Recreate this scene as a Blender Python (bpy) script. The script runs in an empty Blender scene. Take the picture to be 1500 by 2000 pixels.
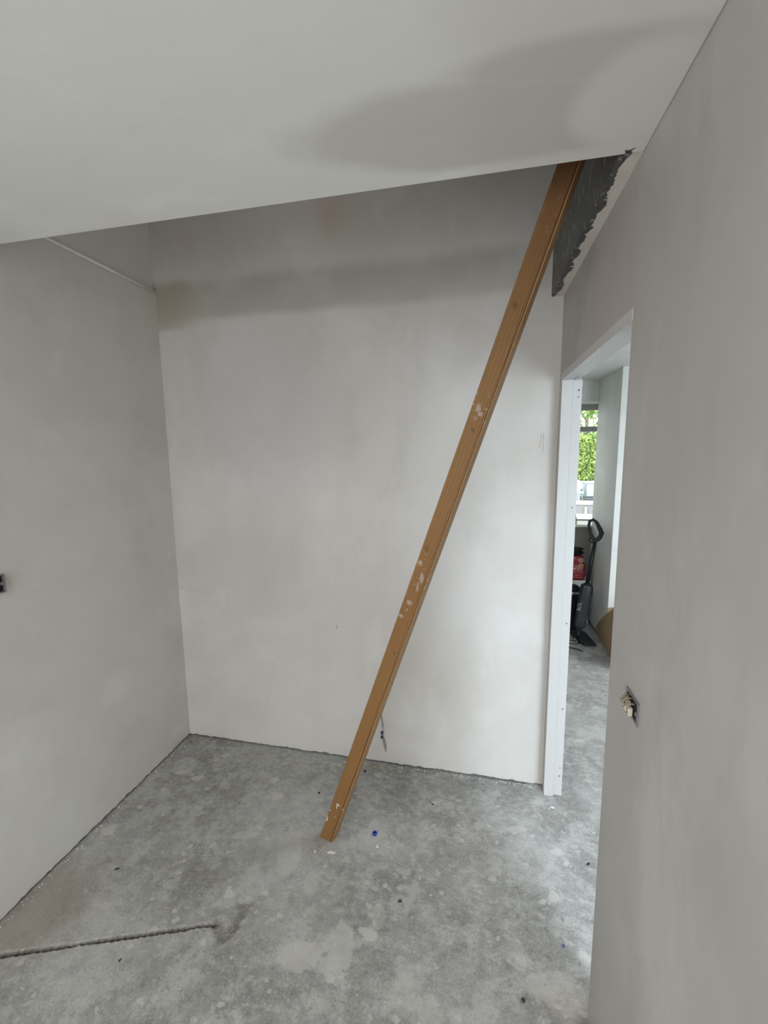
import bpy, bmesh, math, random
from mathutils import Vector, Matrix, noise as mn
random.seed(7)
S = bpy.context.scene
COL = S.collection
PI = math.pi

# ------------------------------------------------------------------ camera
def make_camera():
    pitch, yaw, roll = (math.radians(a) for a in (7.8058, 12.251, -0.592))
    fw = Vector((-math.sin(yaw)*math.cos(pitch), math.cos(yaw)*math.cos(pitch), -math.sin(pitch)))
    r = Vector((math.cos(yaw), math.sin(yaw), 0)); u = r.cross(fw)
    r2 = r*math.cos(roll) + u*math.sin(roll); u2 = u*math.cos(roll) - r*math.sin(roll)
    cd = bpy.data.cameras.new('camera'); co = bpy.data.objects.new('camera', cd); COL.objects.link(co)
    m = Matrix((r2, u2, -fw)).transposed().to_4x4(); m.translation = (0, 0, 1.7166)
    co.matrix_world = m
    cd.sensor_fit = 'HORIZONTAL'; cd.sensor_width = 36; cd.lens = 832.02/1500*36
    cd.clip_start = 0.02; cd.clip_end = 200
    S.camera = co
make_camera()

# ------------------------------------------------------------------ sky, daylight, exposure
W = bpy.data.worlds.new('overcast_sky'); S.world = W; W.use_nodes = True
bg = W.node_tree.nodes['Background']
bg.inputs['Color'].default_value = (0.93, 0.97, 1.0, 1); bg.inputs['Strength'].default_value = 4.4

def area_light(name, loc, rot, sx, sy, power, col):
    l = bpy.data.lights.new(name, 'AREA'); l.shape = 'RECTANGLE'; l.size = sx; l.size_y = sy
    l.energy = power; l.color = col
    o = bpy.data.objects.new(name, l); COL.objects.link(o); o.location = loc; o.rotation_euler = rot
    return o
# daylight through the garden doors of the next room and through the opening behind the camera, plus added fill lamps
area_light('daylight_next_room', (2.45, -1.62, 1.12), (PI/2, 0, 0), 1.6, 2.1, 74, (0.71, 0.86, 1.0))
area_light('daylight_next_rooflight', (1.08, -0.15, 2.60), (0, 0, 0), .52, .56, 74, (0.71, 0.86, 1.0))
area_light('fill_next_room_far', (2.75, 2.75, 2.60), (0, 0, 0), 0.9, 1.0, 84, (0.90, 0.96, 1.0))  # added fill for the far end of the next room, no known rooflight
area_light('daylight_behind', (-0.70, -3.0, 1.25), (PI/2, 0, 0), 1.5, 2.2, 10, (1.0, 0.975, .955))
area_light('fill_overhead_behind', (-0.70, -2.05, 2.60), (0, 0, 0), 1.5, 1.0, 36, (1.0, 0.975, .955))  # added overhead fill behind the camera, lifts floor and ceiling
area_light('fill_side', (-1.76, -1.40, 1.60), (0, -PI/2, 0), 1.2, 1.3, 13, (1.0, 0.975, .955))  # added side fill, brightens the upper right wall
area_light('fill_stair_void', (-0.75, 1.65, 3.88), (0, 0, 0), 1.2, .6, 2.5, (1.0, 0.97, 0.93))  # added fill under the void lid, lifts the upper back wall

S.view_settings.view_transform = 'Standard'; S.view_settings.look = 'None'
S.view_settings.gamma = 1; S.view_settings.use_curve_mapping = False
S.view_settings.exposure = 0.0
S.cycles.diffuse_bounces = 8; S.cycles.max_bounces = 14; S.cycles.transparent_max_bounces = 12

# ------------------------------------------------------------------ node helpers
class NT:
    def __init__(s, name):
        s.m = bpy.data.materials.new(name); s.m.use_nodes = True
        s.t = s.m.node_tree; s.b = s.t.nodes['Principled BSDF']
        g = s.t.nodes.new('ShaderNodeNewGeometry'); s.pos = g.outputs['Position']; s.nrm = g.outputs['Normal']
        sx = s.t.nodes.new('ShaderNodeSeparateXYZ'); s.l(s.pos, sx.inputs[0])
        s.x, s.y, s.z = sx.outputs
    def l(s, a, b):
        s.t.links.new(a, b)
    def put(s, v, inp):
        if isinstance(v, (int, float)): inp.default_value = v
        elif isinstance(v, tuple): inp.default_value = v if len(v) == len(inp.default_value) else v + (1,)
        else: s.l(v, inp)
    def math(s, op, a, b=0.0, clamp=False):
        n = s.t.nodes.new('ShaderNodeMath'); n.operation = op; n.use_clamp = clamp
        s.put(a, n.inputs[0]); s.put(b, n.inputs[1]); return n.outputs[0]
    def add(s, a, b): return s.math('ADD', a, b)
    def sub(s, a, b): return s.math('SUBTRACT', a, b)
    def mul(s, a, b): return s.math('MULTIPLY', a, b)
    def step(s, v, lo, hi):          # smooth 0..1 between lo and hi (lo may exceed hi)
        n = s.t.nodes.new('ShaderNodeMapRange'); n.interpolation_type = 'SMOOTHSTEP'
        a, b, c, d = (lo, hi, 0, 1) if lo < hi else (hi, lo, 1, 0)
        s.put(v, n.inputs[0])
        for i, q in zip((1, 2, 3, 4), (a, b, c, d)): n.inputs[i].default_value = q
        return n.outputs[0]
    def vec(s, sc=(1, 1, 1), loc=(0, 0, 0), rot=(0, 0, 0), src=None):
        n = s.t.nodes.new('ShaderNodeMapping'); s.l(src or s.pos, n.inputs[0])
        n.inputs['Scale'].default_value = sc; n.inputs['Location'].default_value = loc; n.inputs['Rotation'].default_value = rot
        return n.outputs[0]
    def noise(s, scale, detail=4, rough=.55, v=None, dist=0.0):
        n = s.t.nodes.new('ShaderNodeTexNoise'); s.l(v or s.pos, n.inputs['Vector'])
        n.inputs['Scale'].default_value = scale; n.inputs['Detail'].default_value = detail
        n.inputs['Roughness'].default_value = rough; n.inputs['Distortion'].default_value = dist
        return n.outputs['Fac']
    def noisec(s, scale, detail=3, v=None):
        n = s.t.nodes.new('ShaderNodeTexNoise'); s.l(v or s.pos, n.inputs['Vector'])
        n.inputs['Scale'].default_value = scale; n.inputs['Detail'].default_value = detail
        return n.outputs['Color']
    def warp(s, amt, scale, v=None):
        n = s.t.nodes.new('ShaderNodeVectorMath'); n.operation = 'MULTIPLY_ADD'
        c = s.noisec(scale, 3, v)
        h = s.t.nodes.new('ShaderNodeVectorMath'); h.operation = 'SUBTRACT'
        s.l(c, h.inputs[0]); h.inputs[1].default_value = (.5, .5, .5)
        s.l(h.outputs[0], n.inputs[0]); n.inputs[1].default_value = (amt,)*3; s.l(v or s.pos, n.inputs[2])
        return n.outputs[0]
    def vor(s, scale, v=None, rand=1.0, out='Distance'):
        n = s.t.nodes.new('ShaderNodeTexVoronoi'); s.l(v or s.pos, n.inputs['Vector'])
        n.inputs['Scale'].default_value = scale; n.inputs['Randomness'].default_value = rand
        return n.outputs
    def mix(s, f, a, b, mode='MIX'):
        n = s.t.nodes.new('ShaderNodeMix'); n.data_type = 'RGBA'; n.blend_type = mode
        s.put(f, n.inputs[0]); s.put(a, n.inputs[6]); s.put(b, n.inputs[7]); return n.outputs[2]
    def attr(s, name):
        n = s.t.nodes.new('ShaderNodeAttribute'); n.attribute_name = name; return n.outputs['Fac']
    def bump(s, h, strength=.3, dist=.01):
        n = s.t.nodes.new('ShaderNodeBump'); n.inputs['Strength'].default_value = strength
        n.inputs['Distance'].default_value = dist; s.l(h, n.inputs['Height']); s.l(n.outputs[0], s.b.inputs['Normal'])
    def done(s, col, rough=.7, metal=0.0, spec=.4):
        s.put(col, s.b.inputs['Base Color']); s.put(rough, s.b.inputs['Roughness']); s.put(metal, s.b.inputs['Metallic'])
        s.b.inputs['Specular IOR Level'].default_value = spec
        return s.m
    def ellipse(s, cx, cy, rx, ry, rot=0, a=None, b=None, v=None):
        # value <1 inside an ellipse in the x,y (or given) coordinates
        X = s.sub(a or s.x, cx); Y = s.sub(b or s.y, cy)
        c, q = math.cos(rot), math.sin(rot)
        U = s.add(s.mul(X, c/rx), s.mul(Y, q/rx)); V = s.sub(s.mul(Y, c/ry), s.mul(X, q/ry))
        return s.math('SQRT', s.add(s.mul(U, U), s.mul(V, V)))

def plain(name, col, rough=.6, metal=0.0, spec=.4, grain=.08, gscale=30):
    n = NT(name)
    f = n.noise(gscale, 4)
    dark = tuple(c*(1-grain) for c in col); lite = tuple(min(1, c*(1+grain)) for c in col)
    n.bump(f, .08, .003)
    return n.done(n.mix(f, dark, lite), rough, metal, spec)

# ------------------------------------------------------------------ plaster, floor and ceiling materials
def plaster_base(n, ca, cb, streak_sc=(1, 1, 1), streak_rot=(0, 0, 0)):
    w = n.warp(.35, 1.3)
    blot = n.step(n.noise(1.5, 5, .6, w), .32, .68)
    c = n.mix(blot, ca, cb)
    st = n.noise(3.2, 5, .6, n.vec(streak_sc, rot=streak_rot, src=n.warp(.12, 1.7)))
    c = n.mix(n.mul(n.step(st, .52, .70), .42), c, tuple(min(1, v*1.12) for v in cb))
    c = n.mix(n.mul(n.step(st, .47, .30), .36), c, tuple(v*.86 for v in ca))
    fine = n.noise(60, 3, .6)
    c = n.mix(n.mul(n.step(fine, .66, .78), .10), c, tuple(v*.7 for v in ca))
    n.bump(n.add(n.mul(st, .7), n.mul(n.noise(14, 4), .3)), .20, .006)
    return c

def mat_wall(name, ca=(.595, .57, .54), cb=(.625, .615, .595), **k):
    n = NT(name); return n.done(plaster_base(n, ca, cb, **k), .62, 0, .35)

def mat_back_wall():
    n = NT('plaster_back_wall')
    c = plaster_base(n, (.485, .462, .430), (.55, .537, .515), streak_sc=(1, 1, .45))
    nz = n.sub(n.noise(4.0, 5, .6), .5)
    nz2 = n.sub(n.noise(1.2, 3), .5)
    zz = n.add(n.add(n.z, n.mul(nz, .05)), n.mul(nz2, .03))
    # damp band at the level of the old floor joists
    band = n.mul(n.step(zz, 2.405, 2.455), n.step(zz, 2.66, 2.585))
    band = n.mul(band, n.step(n.add(n.x, n.mul(nz, .5)), .42, .0))
    tone = n.mix(n.step(n.noise(3.2, 3), .4, .65), (.335, .325, .285), (.40, .385, .345))
    c = n.mix(n.mul(band, .80), c, tone)
    brown = n.mul(n.step(n.add(n.x, n.mul(nz, .4)), -1.45, -1.62), n.mul(n.step(zz, 2.37, 2.41), n.step(zz, 2.66, 2.60)))
    c = n.mix(n.mul(brown, .75), c, (.37, .325, .265))
    # the board's soft shadow painted onto the wall, left of its upper half
    board_shadow = n.step(n.ellipse(-.06, 2.28, .13, .22, 0, n.x, n.z), 1.35, .5)
    c = n.mix(n.mul(board_shadow, n.mul(n.step(n.noise(5, 4), .30, .6), .34)), c, (.41, .385, .35))
    # pinkish undried patches above the band
    pink = n.mul(n.step(n.noise(2.1, 4, .6, n.vec((1, 1, .6), (3, 1, 2))), .50, .66), n.step(n.z, 2.6, 2.75))
    c = n.mix(n.mul(pink, .5), c, (.50, .42, .375))
    pk = n.step(n.add(n.ellipse(-.70, 2.86, .09, .13, 0, n.x, n.z), n.mul(nz, 1.2)), 1.2, .3)
    c = n.mix(n.mul(pk, .45), c, (.47, .36, .30))
    cool = n.step(n.add(n.ellipse(-1.12, 1.9, .42, .50, 0, n.x, n.z), n.mul(nz2, 1.0)), 1.25, .4)
    c = n.mix(n.mul(cool, .55), c, (.455, .455, .465))
    # horizontal trowel smudges low on the left
    sm = n.mul(n.step(n.noise(9, 4, .6, n.vec((.35, 1, 2.2))), .54, .64), n.mul(n.step(n.x, -1.42, -1.62), n.mul(n.step(n.z, .70, .80), n.step(n.z, 1.10, 1.0))))
    c = n.mix(n.mul(sm, .35), c, (.42, .39, .36))
    # two scratches near the door and a tick mark
    for (x0, z0, x1, z1, wd) in ((.292, 1.80, .286, 1.73, .0016), (.300, 1.81, .303, 1.715, .0016), (-.731, .79, -.735, .765, .0018)):
        t = n.math('DIVIDE', n.sub(n.z, z0), z1 - z0)
        xx = n.add(n.add(x0, n.mul(t, x1 - x0)), n.mul(n.sub(n.noise(40, 2), .5), .006))
        d = n.math('ABSOLUTE', n.sub(n.x, xx))
        mk = n.mul(n.step(d, wd*1.5, wd*.5), n.mul(n.step(t, -.02, .1), n.step(t, 1.02, .9)))
        c = n.mix(n.mul(mk, .75), c, (.33, .26, .17) if x0 > 0 else (.12, .11, .1))
    return n.done(c, .6, 0, .35)

def mat_right_wall():
    n = NT('plaster_right_wall')
    c = plaster_base(n, (.38, .358, .335), (.415, .405, .386), streak_sc=(1, .8, .5), streak_rot=(.5, 0, 0))
    nz = n.sub(n.noise(5, 4), .5)
    lint = n.step(n.add(n.y, n.mul(nz, .10)), 1.14, 1.24)
    vst = n.noise(9, 4, .6, n.vec((1, 1.5, .10)))
    c = n.mix(n.mul(lint, .62), c, n.mix(vst, (.33, .29, .265), (.42, .375, .345)))
    sw = n.step(n.noise(2.2, 5, .65, n.vec((1, 1.0, .35), rot=(.6, 0, 0), src=n.warp(.3, 2))), .50, .70)
    c = n.mix(n.mul(sw, .62), c, (.52, .505, .475))
    s3 = n.step(n.noise(6, 4, .6, n.vec((1, 1.6, .35), rot=(.75, 0, 0), src=n.warp(.15, 3))), .55, .70)
    c = n.mix(n.mul(s3, .35), c, (.335, .312, .288))
    return n.done(c, .5, 0, .4)

def mat_ceiling():
    n = NT('plaster_ceiling')
    c = plaster_base(n, (.725, .72, .69), (.745, .75, .725), streak_sc=(.6, 1.4, 1), streak_rot=(0, 0, .5))
    nz = n.sub(n.noise(6, 4, .6), .5); nz2 = n.sub(n.noise(2.3, 3), .5)
    wob = n.add(n.mul(nz, .35), n.mul(nz2, .35))
    e1 = n.add(n.ellipse(-.02, 1.03, .42, .135, .10), wob)
    e2 = n.add(n.ellipse(.17, .905, .26, .055, .04), wob)
    dk = n.math('MAXIMUM', n.step(e1, 1.14, .74), n.step(e2, 1.22, .55))
    edge = n.step(n.y, 1.185, 1.13)                     # dries first at the edge bead
    lite = n.step(n.add(n.ellipse(.30, 1.02, .13, .14, 0), n.mul(nz, .4)), 1.15, .62)
    dk = n.mul(n.mul(dk, edge), n.sub(1.0, lite))
    c = n.mix(n.mul(n.step(n.add(n.x, n.mul(nz2, .3)), -.12, .06), .35), c, (.56, .53, .50))
    c = n.mix(n.mul(dk, .56), c, (.455, .435, .405))
    c = n.mix(n.mul(lite, .7), c, (.68, .655, .625))
    # grey render smeared over the edge beside the wall
    gx = n.add(n.x, n.mul(n.sub(n.noise(55, 3), .5), .035))
    gm = n.mul(n.step(gx, .318, .322), n.mul(n.step(gx, .338, .334), n.step(n.add(n.y, n.mul(n.sub(n.noise(38, 3, .6, n.vec((1, 1, 1), (2, 0, 0))), .5), .05)), 1.174, 1.180)))
    c = n.mix(gm, c, (.045, .05, .05))
    # the lip over the opening is a little rougher
    return n.done(c, .62, 0, .3)

def mat_grey_render():
    n = NT('grey_render_and_torn_plaster')
    w = n.warp(.02, 30)
    nz = n.sub(n.noise(26, 5, .65), .5); nf = n.sub(n.noise(90, 4, .6), .5)
    base = n.mix(n.noise(5, 4, .6, n.vec((1, 1, .35))), (.052, .046, .044), (.052, .06, .06))
    # pale flecks drawn out along the fall of the wall
    fl = n.noise(48, 3, .6, n.vec((1, 1.4, .30)))
    base = n.mix(n.mul(n.step(fl, .605, .63), .85), base, (.34, .32, .29))
    sp = n.vor(60, n.vec((1, 1, .8), src=w))
    base = n.mix(n.mul(n.step(sp[0], .16, .10), n.mul(n.step(n.noise(9, 2), .50, .56), .7)), base, (.22, .225, .20))
    # underside and lower lip: torn pale plaster with grey smeared over
    nl = n.sub(n.noise(11, 3, .55), .5)
    t = n.add(n.sub(n.x, .312), n.add(n.mul(nl, .075), n.add(n.mul(nz, .035), n.mul(nf, .010))))
    pale = n.step(t, .0215, .023)
    pale2 = n.mul(n.step(n.noise(34, 4, .6, n.vec((1, .35, 1), rot=(0, 0, .3))), .66, .69), 1.0)
    pale = n.math('MAXIMUM', pale, n.mul(n.mul(pale2, .8), n.step(n.x, .318, .326)))
    pl = n.mix(n.noise(20, 4), (.53, .50, .46), (.66, .63, .58))
    c = n.mix(pale, base, pl)
    n.bump(n.add(n.mul(pale, .6), n.add(n.noise(30, 4), n.mul(n.noise(8, 3, .5, n.vec((1, 1, .4))), .8))), .5, .006)
    return n.done(c, n.mix(pale, (.45,)*3, (.75,)*3), 0, .45)

def mat_floor():
    n = NT('rough_concrete_floor')
    big = n.noise(1.6, 5, .6, n.warp(.3, 1.5)); med = n.noise(7, 7, .68, n.warp(.08, 6)); fin = n.noise(45, 6, .72); gr = n.noise(130, 4, .7)
    c = n.mix(n.step(big, .36, .64), (.225, .220, .208), (.335, .333, .318))
    c = n.mix(n.mul(n.step(med, .46, .60), .72), c, (.40, .397, .38))
    m1 = n.noise(16, 8, .74, n.warp(.04, 12, n.vec((1, 1.2, 1), (3, 1, 0))))
    c = n.mix(n.mul(n.mul(n.step(m1, .49, .39), n.step(med, .62, .40)), .50), c, (.175, .168, .156))
    c = n.mix(n.mul(n.step(m1, .54, .62), .58), c, (.43, .425, .405))
    m3 = n.noise(34, 7, .76, n.vec((1, 1.3, 1), (1, 4, 0)))
    c = n.mix(n.mul(n.step(m3, .53, .61), .34), c, (.43, .425, .405))
    c = n.mix(n.mul(n.mul(n.step(m3, .47, .39), n.step(big, .62, .38)), .60), c, (.155, .15, .14))
    c = n.mix(n.mul(n.step(gr, .54, .64), .34), c, (.45, .445, .425))
    c = n.mix(n.mul(n.step(gr, .46, .36), .36), c, (.14, .135, .128))
    # splashes of plaster trodden into the screed, ragged, three sizes
    h = None
    rag = n.mul(n.sub(n.noise(38, 6, .7), .5), .34)
    for sc, amt, col, off in ((4.6, .62, (.44, .435, .415), 0), (10, .78, (.465, .45, .43), 3.3), (23, .75, (.475, .455, .435), 7.1)):
        wv = n.warp(.7/sc, sc*1.3, n.vec((1, 1.25, 0), (off, off*.7, 0), (0, 0, off)))
        v = n.vor(sc, wv)
        s2 = n.t.nodes.new('ShaderNodeSeparateColor'); n.l(v[1], s2.inputs[0])
        rad = n.mul(s2.outputs[0], .34); sel = n.mul(n.step(s2.outputs[1], .40, .46), n.add(.35, n.mul(s2.outputs[2], .65)))
        m = n.mul(n.step(n.add(n.sub(v[0], rad), rag), .03, -.03), sel)
        m = n.mul(m, n.step(n.noise(sc*4, 6, .7), .32, .46))
        c = n.mix(n.mul(m, amt), c, col)
        h = m if h is None else n.add(h, m)
    # patches of smeared filler
    nz = n.sub(n.noise(16, 7, .72), .5)
    for cx, cy, rx, ry, a in ((-.56, 1.16, .085, .050, .75), (-.44, 1.215, .050, .075, .75), (-.77, 1.53, .055, .12, .40), (.26, 1.25, .10, .035, .5), (-.20, 1.12, .07, .05, .40), (-1.0, 1.55, .06, .02, .55), (.10, 1.60, .035, .02, .5), (-.33, 1.34, .03, .045, .45), (.18, 1.30, .022, .022, .5), (.22, 1.83, .05, .018, .6), (-.12, 1.09, .05, .05, .5), (-.62, 1.40, .03, .05, .5)):
        m = n.step(n.add(n.ellipse(cx, cy, rx, ry, .3), n.mul(nz, 1.9)), 1.10, .86)
        c = n.mix(n.mul(m, a*.8), c, (.45, .44, .41)); h = n.add(h, m)
    # warm filler stain at the right wall, brownish damp by the left wall, grime along the back wall
    m = n.step(n.add(n.ellipse(.33, 1.21, .12, .06, 0), n.mul(nz, .9)), 1.2, .4)
    c = n.mix(n.mul(m, .35), c, (.40, .36, .30))
    m = n.step(n.add(n.ellipse(-1.62, 1.10, .22, .2, 0), n.mul(nz, .9)), 1.2, .5)
    c = n.mix(n.mul(m, .55), c, (.235, .185, .15))
    m = n.mul(n.step(n.add(n.y, n.mul(nz, .25)), 1.72, 1.98), n.step(n.x, .32, .1))
    c = n.mix(n.mul(m, n.mul(n.step(m3, .52, .40), .26)), c, (.15, .142, .132))
    # specks: white grit, a few dark ones
    v = n.vor(85); s2 = n.t.nodes.new('ShaderNodeSeparateColor'); n.l(v[1], s2.inputs[0])
    m = n.mul(n.step(v[0], .24, .12), n.step(n.mul(s2.outputs[0], n.add(.5, n.noise(4, 3))), .86, .90)); c = n.mix(n.mul(m, .5), c, (.60, .595, .57))
    v2 = n.vor(40, n.vec((1, 1, 1), (5, 2, 0))); s3 = n.t.nodes.new('ShaderNodeSeparateColor'); n.l(v2[1], s3.inputs[0])
    m2 = n.mul(n.step(v2[0], .10, .05), n.step(s3.outputs[0], .88, .90)); c = n.mix(n.mul(m2, .8), c, (.07, .066, .06))
    # shade of the floor step, with brown grime, painted into the groove
    d = n.attr('groove_shade_dirt'); c = n.mix(n.mul(d, .95), c, n.mix(n.step(gr, .4, .7), (.045, .035, .028), (.15, .12, .098)))
    rid = n.noise(34, 3, .5, n.vec((1.8, .12, 1), rot=(0, 0, .12)))
    ridm = n.mul(n.step(n.add(n.y, n.mul(nz, .2)), 1.13, 1.05), n.step(big, .35, .55))
    c = n.mix(n.mul(n.mul(n.mul(n.step(rid, .5, .64), ridm), n.step(n.x, -1.0, -.75)), .38), c, (.17, .166, .156))
    n.bump(n.add(n.mul(h, .22), n.add(n.mul(fin, .5), n.add(n.mul(m3, .5), n.mul(n.mul(rid, ridm), .5)))), .5, .004)
    return n.done(c, n.mix(med, (.5,)*3, (.72,)*3), 0, .35)

def mat_wood():
    n = NT('varnished_pine')
    tc = n.t.nodes.new('ShaderNodeTexCoord'); ob = tc.outputs['Object']
    sx = n.t.nodes.new('ShaderNodeSeparateXYZ'); n.l(ob, sx.inputs[0]); X, Y, Z = sx.outputs
    ring = n.noise(7, 4, .55, n.vec((3.2, 3.2, .16), src=n.warp(.05, 2, ob)))
    w = n.t.nodes.new('ShaderNodeTexWave'); n.l(n.vec((1, .6, .035), src=n.warp(.03, 3.0, ob)), w.inputs[0])
    w.inputs['Scale'].default_value = 24; w.inputs['Distortion'].default_value = 5; w.inputs['Detail'].default_value = 3; w.inputs['Detail Scale'].default_value = .6
    c = n.mix(ring, (.190, .096, .032), (.270, .146, .056))
    # darker figure towards the right edge of the face, as sawn
    fig = n.step(X, .004, .022)
    c = n.mix(n.mul(n.step(w.outputs['Fac'], .55, .95), n.add(.22, n.mul(fig, .45))), c, (.115, .056, .022))
    c = n.mix(n.mul(n.step(n.noise(90, 3, .6, n.vec((1, 1, .05), src=ob)), .55, .7), .25), c, (.12, .06, .025))
    # wood darkens towards the top
    c = n.mix(n.mul(n.step(n.add(Z, n.mul(n.sub(ring, .5), .8)), 2.05, 2.65), .6), c, (.10, .045, .021))
    c = n.mix(n.mul(n.step(X, .0266, .0284), .6), c, (.36, .215, .10))  # side face lightened: light from the doorway painted into the wood
    # knots
    for kx, kz, r in ((-.008, 2.285, .009), (.0, 1.90, .006), (-.012, 1.46, .007), (.006, 1.02, .005)):
        k = n.ellipse(kx, kz, r, r*1.5, .6, X, Z)
        c = n.mix(n.mul(n.step(k, 1.4, .2), .55), c, (.07, .032, .014))
    # white paint and plaster marks in three clusters along the face
    nz = n.noise(150, 4, .65, ob); nb = n.noise(55, 4, .6, ob)
    for z0, z1, th, a in ((1.16, 1.44, .62, .30), (1.93, 2.02, .58, .30), (2.45, 2.6, .6, .12)):
        m = n.mul(n.step(Z, z0 - .02, z0 + .02), n.step(Z, z1 + .02, z1 - .02))
        c = n.mix(n.mul(n.mul(n.step(nb, th, th + .05), m), a), c, (.60, .57, .53))
    for kx, kz, rx, rz in ((-.029, .105, .006, .013), (-.026, .158, .003, .004), (.026, .21, .003, .004), (.004, .145, .002, .003), (.0, .215, .010, .003), (-.003, .205, .0025, .014)):
        k = n.add(n.ellipse(kx, kz, rx, rz, .2, X, Z), n.mul(n.sub(nz, .5), .6))
        c = n.mix(n.mul(n.step(k, 1.1, .9), .85), c, (.66, .63, .58))
    for kx, kz, rx, rz in ((.007, 1.35, .009, .022), (.004, 1.31, .004, .02), (-.006, 1.24, .011, .010), (-.018, 1.40, .010, .010), (-.020, 1.175, .012, .008), (-.008, 1.97, .010, .014), (.004, 1.955, .010, .008)):
        k = n.add(n.ellipse(kx, kz, rx, rz, .2, X, Z), n.mul(n.sub(nz, .5), 2.4))
        c = n.mix(n.mul(n.step(k, 1.2, .5), .38), c, (.58, .54, .50))
    n.bump(n.add(ring, n.mul(w.outputs['Fac'], .4)), .15, .002)
    return n.done(c, .5, 0, .22)

M = {}
M['wall'] = mat_wall('plaster_left_wall')
M['back'] = mat_back_wall(); M['right'] = mat_right_wall(); M['ceil'] = mat_ceiling(); M['grey'] = mat_grey_render()
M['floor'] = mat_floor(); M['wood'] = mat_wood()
M['other'] = mat_wall('plaster_next_room', (.66, .675, .645), (.71, .72, .695))
M['bead'] = plain('pale_bead_plaster', (.80, .79, .77), .6)
M['gap'] = plain('shade_wall_gap', (.13, .11, .095), .9, grain=.4)  # dark brown that paints in the shade of wall-foot recesses and gaps
M['sill_shade'] = plain('shaded_wall_tone', (.22, .205, .18), .8)  # backlit shade below the sill put into the wall colour
M['white'] = plain('white_gloss_paint', (.475, .468, .46), .4, spec=.4, grain=.02)
M['upvc'] = plain('white_plastic', (.82, .82, .82), .3, spec=.5, grain=.02)
M['frame'] = plain('grey_window_frame', (.33, .33, .32), .4, grain=.03)
M['black'] = plain('black_plastic', (.010, .010, .012), .35, spec=.3)
M['char'] = plain('charcoal_plastic', (.026, .029, .031), .5, spec=.15)
M['bin'] = plain('navy_black_plastic', (.010, .010, .018), .38, spec=.5)
M['steel'] = plain('brushed_steel', (.55, .55, .54), .3, metal=1.0, grain=.15, gscale=80)
M['zinc'] = plain('galvanised_metal', (.19, .19, .19), .45, metal=.15, grain=.3, gscale=60)
M['dark'] = plain('hollow_shade_black', (.012, .011, .010), .9)
M['screw'] = plain('zinc_screw', (.22, .21, .20), .5, metal=.5)
M['cream'] = plain('cream_plastic', (.50, .46, .36), .4)
M['sheath'] = plain('tan_cable_sheath', (.23, .19, .13), .5)
M['cable'] = plain('grey_cable_sheath', (.26, .26, .255), .5)
M['card'] = plain('brown_cardboard', (.335, .235, .135), .85, grain=.12, gscale=14)
M['red'] = None
def mat_red():
    n = NT('red_plastic_film'); f = n.noise(18, 4)
    n.bump(n.noise(22, 5, .6, dist=1.2), .6, .012)
    return n.done(n.mix(f, (.20, .012, .018), (.30, .022, .026)), .16, 0, .6)
M['red'] = mat_red()
M['yellow'] = plain('yellow_print', (.50, .33, .045), .4)
M['pink'] = plain('pale_pink_print', (.75, .48, .50), .4)
M['letter'] = plain('grey_lettering', (.22, .23, .23), .5)
M['blue'] = plain('blue_plastic', (.012, .045, .38), .3, spec=.5)
M['sponge'] = plain('yellow_sponge', (.50, .42, .09), .9, grain=.2, gscale=150)
M['bottle'] = plain('grey_violet_plastic', (.33, .31, .37), .3, spec=.5)
M['chip'] = plain('dry_plaster_chip', (.60, .58, .54), .9)
M['blackbit'] = plain('dark_scrap', (.03, .027, .025), .8)
M['tan'] = plain('tan_wood_chip', (.50, .30, .12), .8)
M['rust'] = plain('red_brown_scrap', (.25, .05, .04), .7)
M['lawn'] = plain('lawn', (.16, .25, .06), .95, grain=.35, gscale=40)
M['patio'] = plain('pale_patio_paving', (.50, .48, .46), .85, grain=.12, gscale=9)
M['rattan'] = plain('dark_grey_rattan', (.085, .085, .10), .7, grain=.35, gscale=60)
M['cushion'] = plain('lilac_grey_cushion', (.36, .37, .47), .9)
M['bluebox'] = plain('pale_blue_resin', (.52, .60, .72), .5)
M['tableg'] = plain('grey_table_side', (.26, .265, .29), .5)
M['beige'] = plain('beige_table_leg', (.52, .45, .38), .6)
M['bark'] = plain('pinkish_bark', (.33, .24, .19), .9, grain=.3, gscale=20)
def mat_leaf(name, a, b, c3):
    n = NT(name); r = n.t.nodes.new('ShaderNodeNewGeometry').outputs['Random Per Island']
    c = n.mix(n.step(r, .15, .75), a, b); c = n.mix(n.step(r, .8, .95), c, c3)
    m = n.done(c, .5, 0, .4); return m
M['hedge'] = mat_leaf('hedge_leaf', (.10, .20, .03), (.36, .47, .11), (.55, .62, .22))
M['hedgecore'] = plain('hedge_inside', (.03, .07, .012), .95, grain=.4, gscale=20)
M['leaf1'] = mat_leaf('light_tree_leaf', (.15, .28, .06), (.38, .50, .15), (.60, .65, .30))
M['leaf2'] = mat_leaf('blue_green_leaf', (.08, .17, .07), (.22, .34, .16), (.40, .48, .28))
def mat_glass():
    m = bpy.data.materials.new('window_glass'); m.use_nodes = True; t = m.node_tree
    for x in list(t.nodes): t.nodes.remove(x)
    o = t.nodes.new('ShaderNodeOutputMaterial'); mx = t.nodes.new('ShaderNodeMixShader')
    tr = t.nodes.new('ShaderNodeBsdfTransparent'); tr.inputs[0].default_value = (.96, .98, .97, 1)
    gl = t.nodes.new('ShaderNodeBsdfGlossy'); gl.inputs['Roughness'].default_value = .02
    fr = t.nodes.new('ShaderNodeFresnel'); fr.inputs[0].default_value = 1.45
    t.links.new(fr.outputs[0], mx.inputs[0]); t.links.new(tr.outputs[0], mx.inputs[1]); t.links.new(gl.outputs[0], mx.inputs[2])
    t.links.new(mx.outputs[0], o.inputs[0]); return m
M['glass'] = mat_glass()

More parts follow.
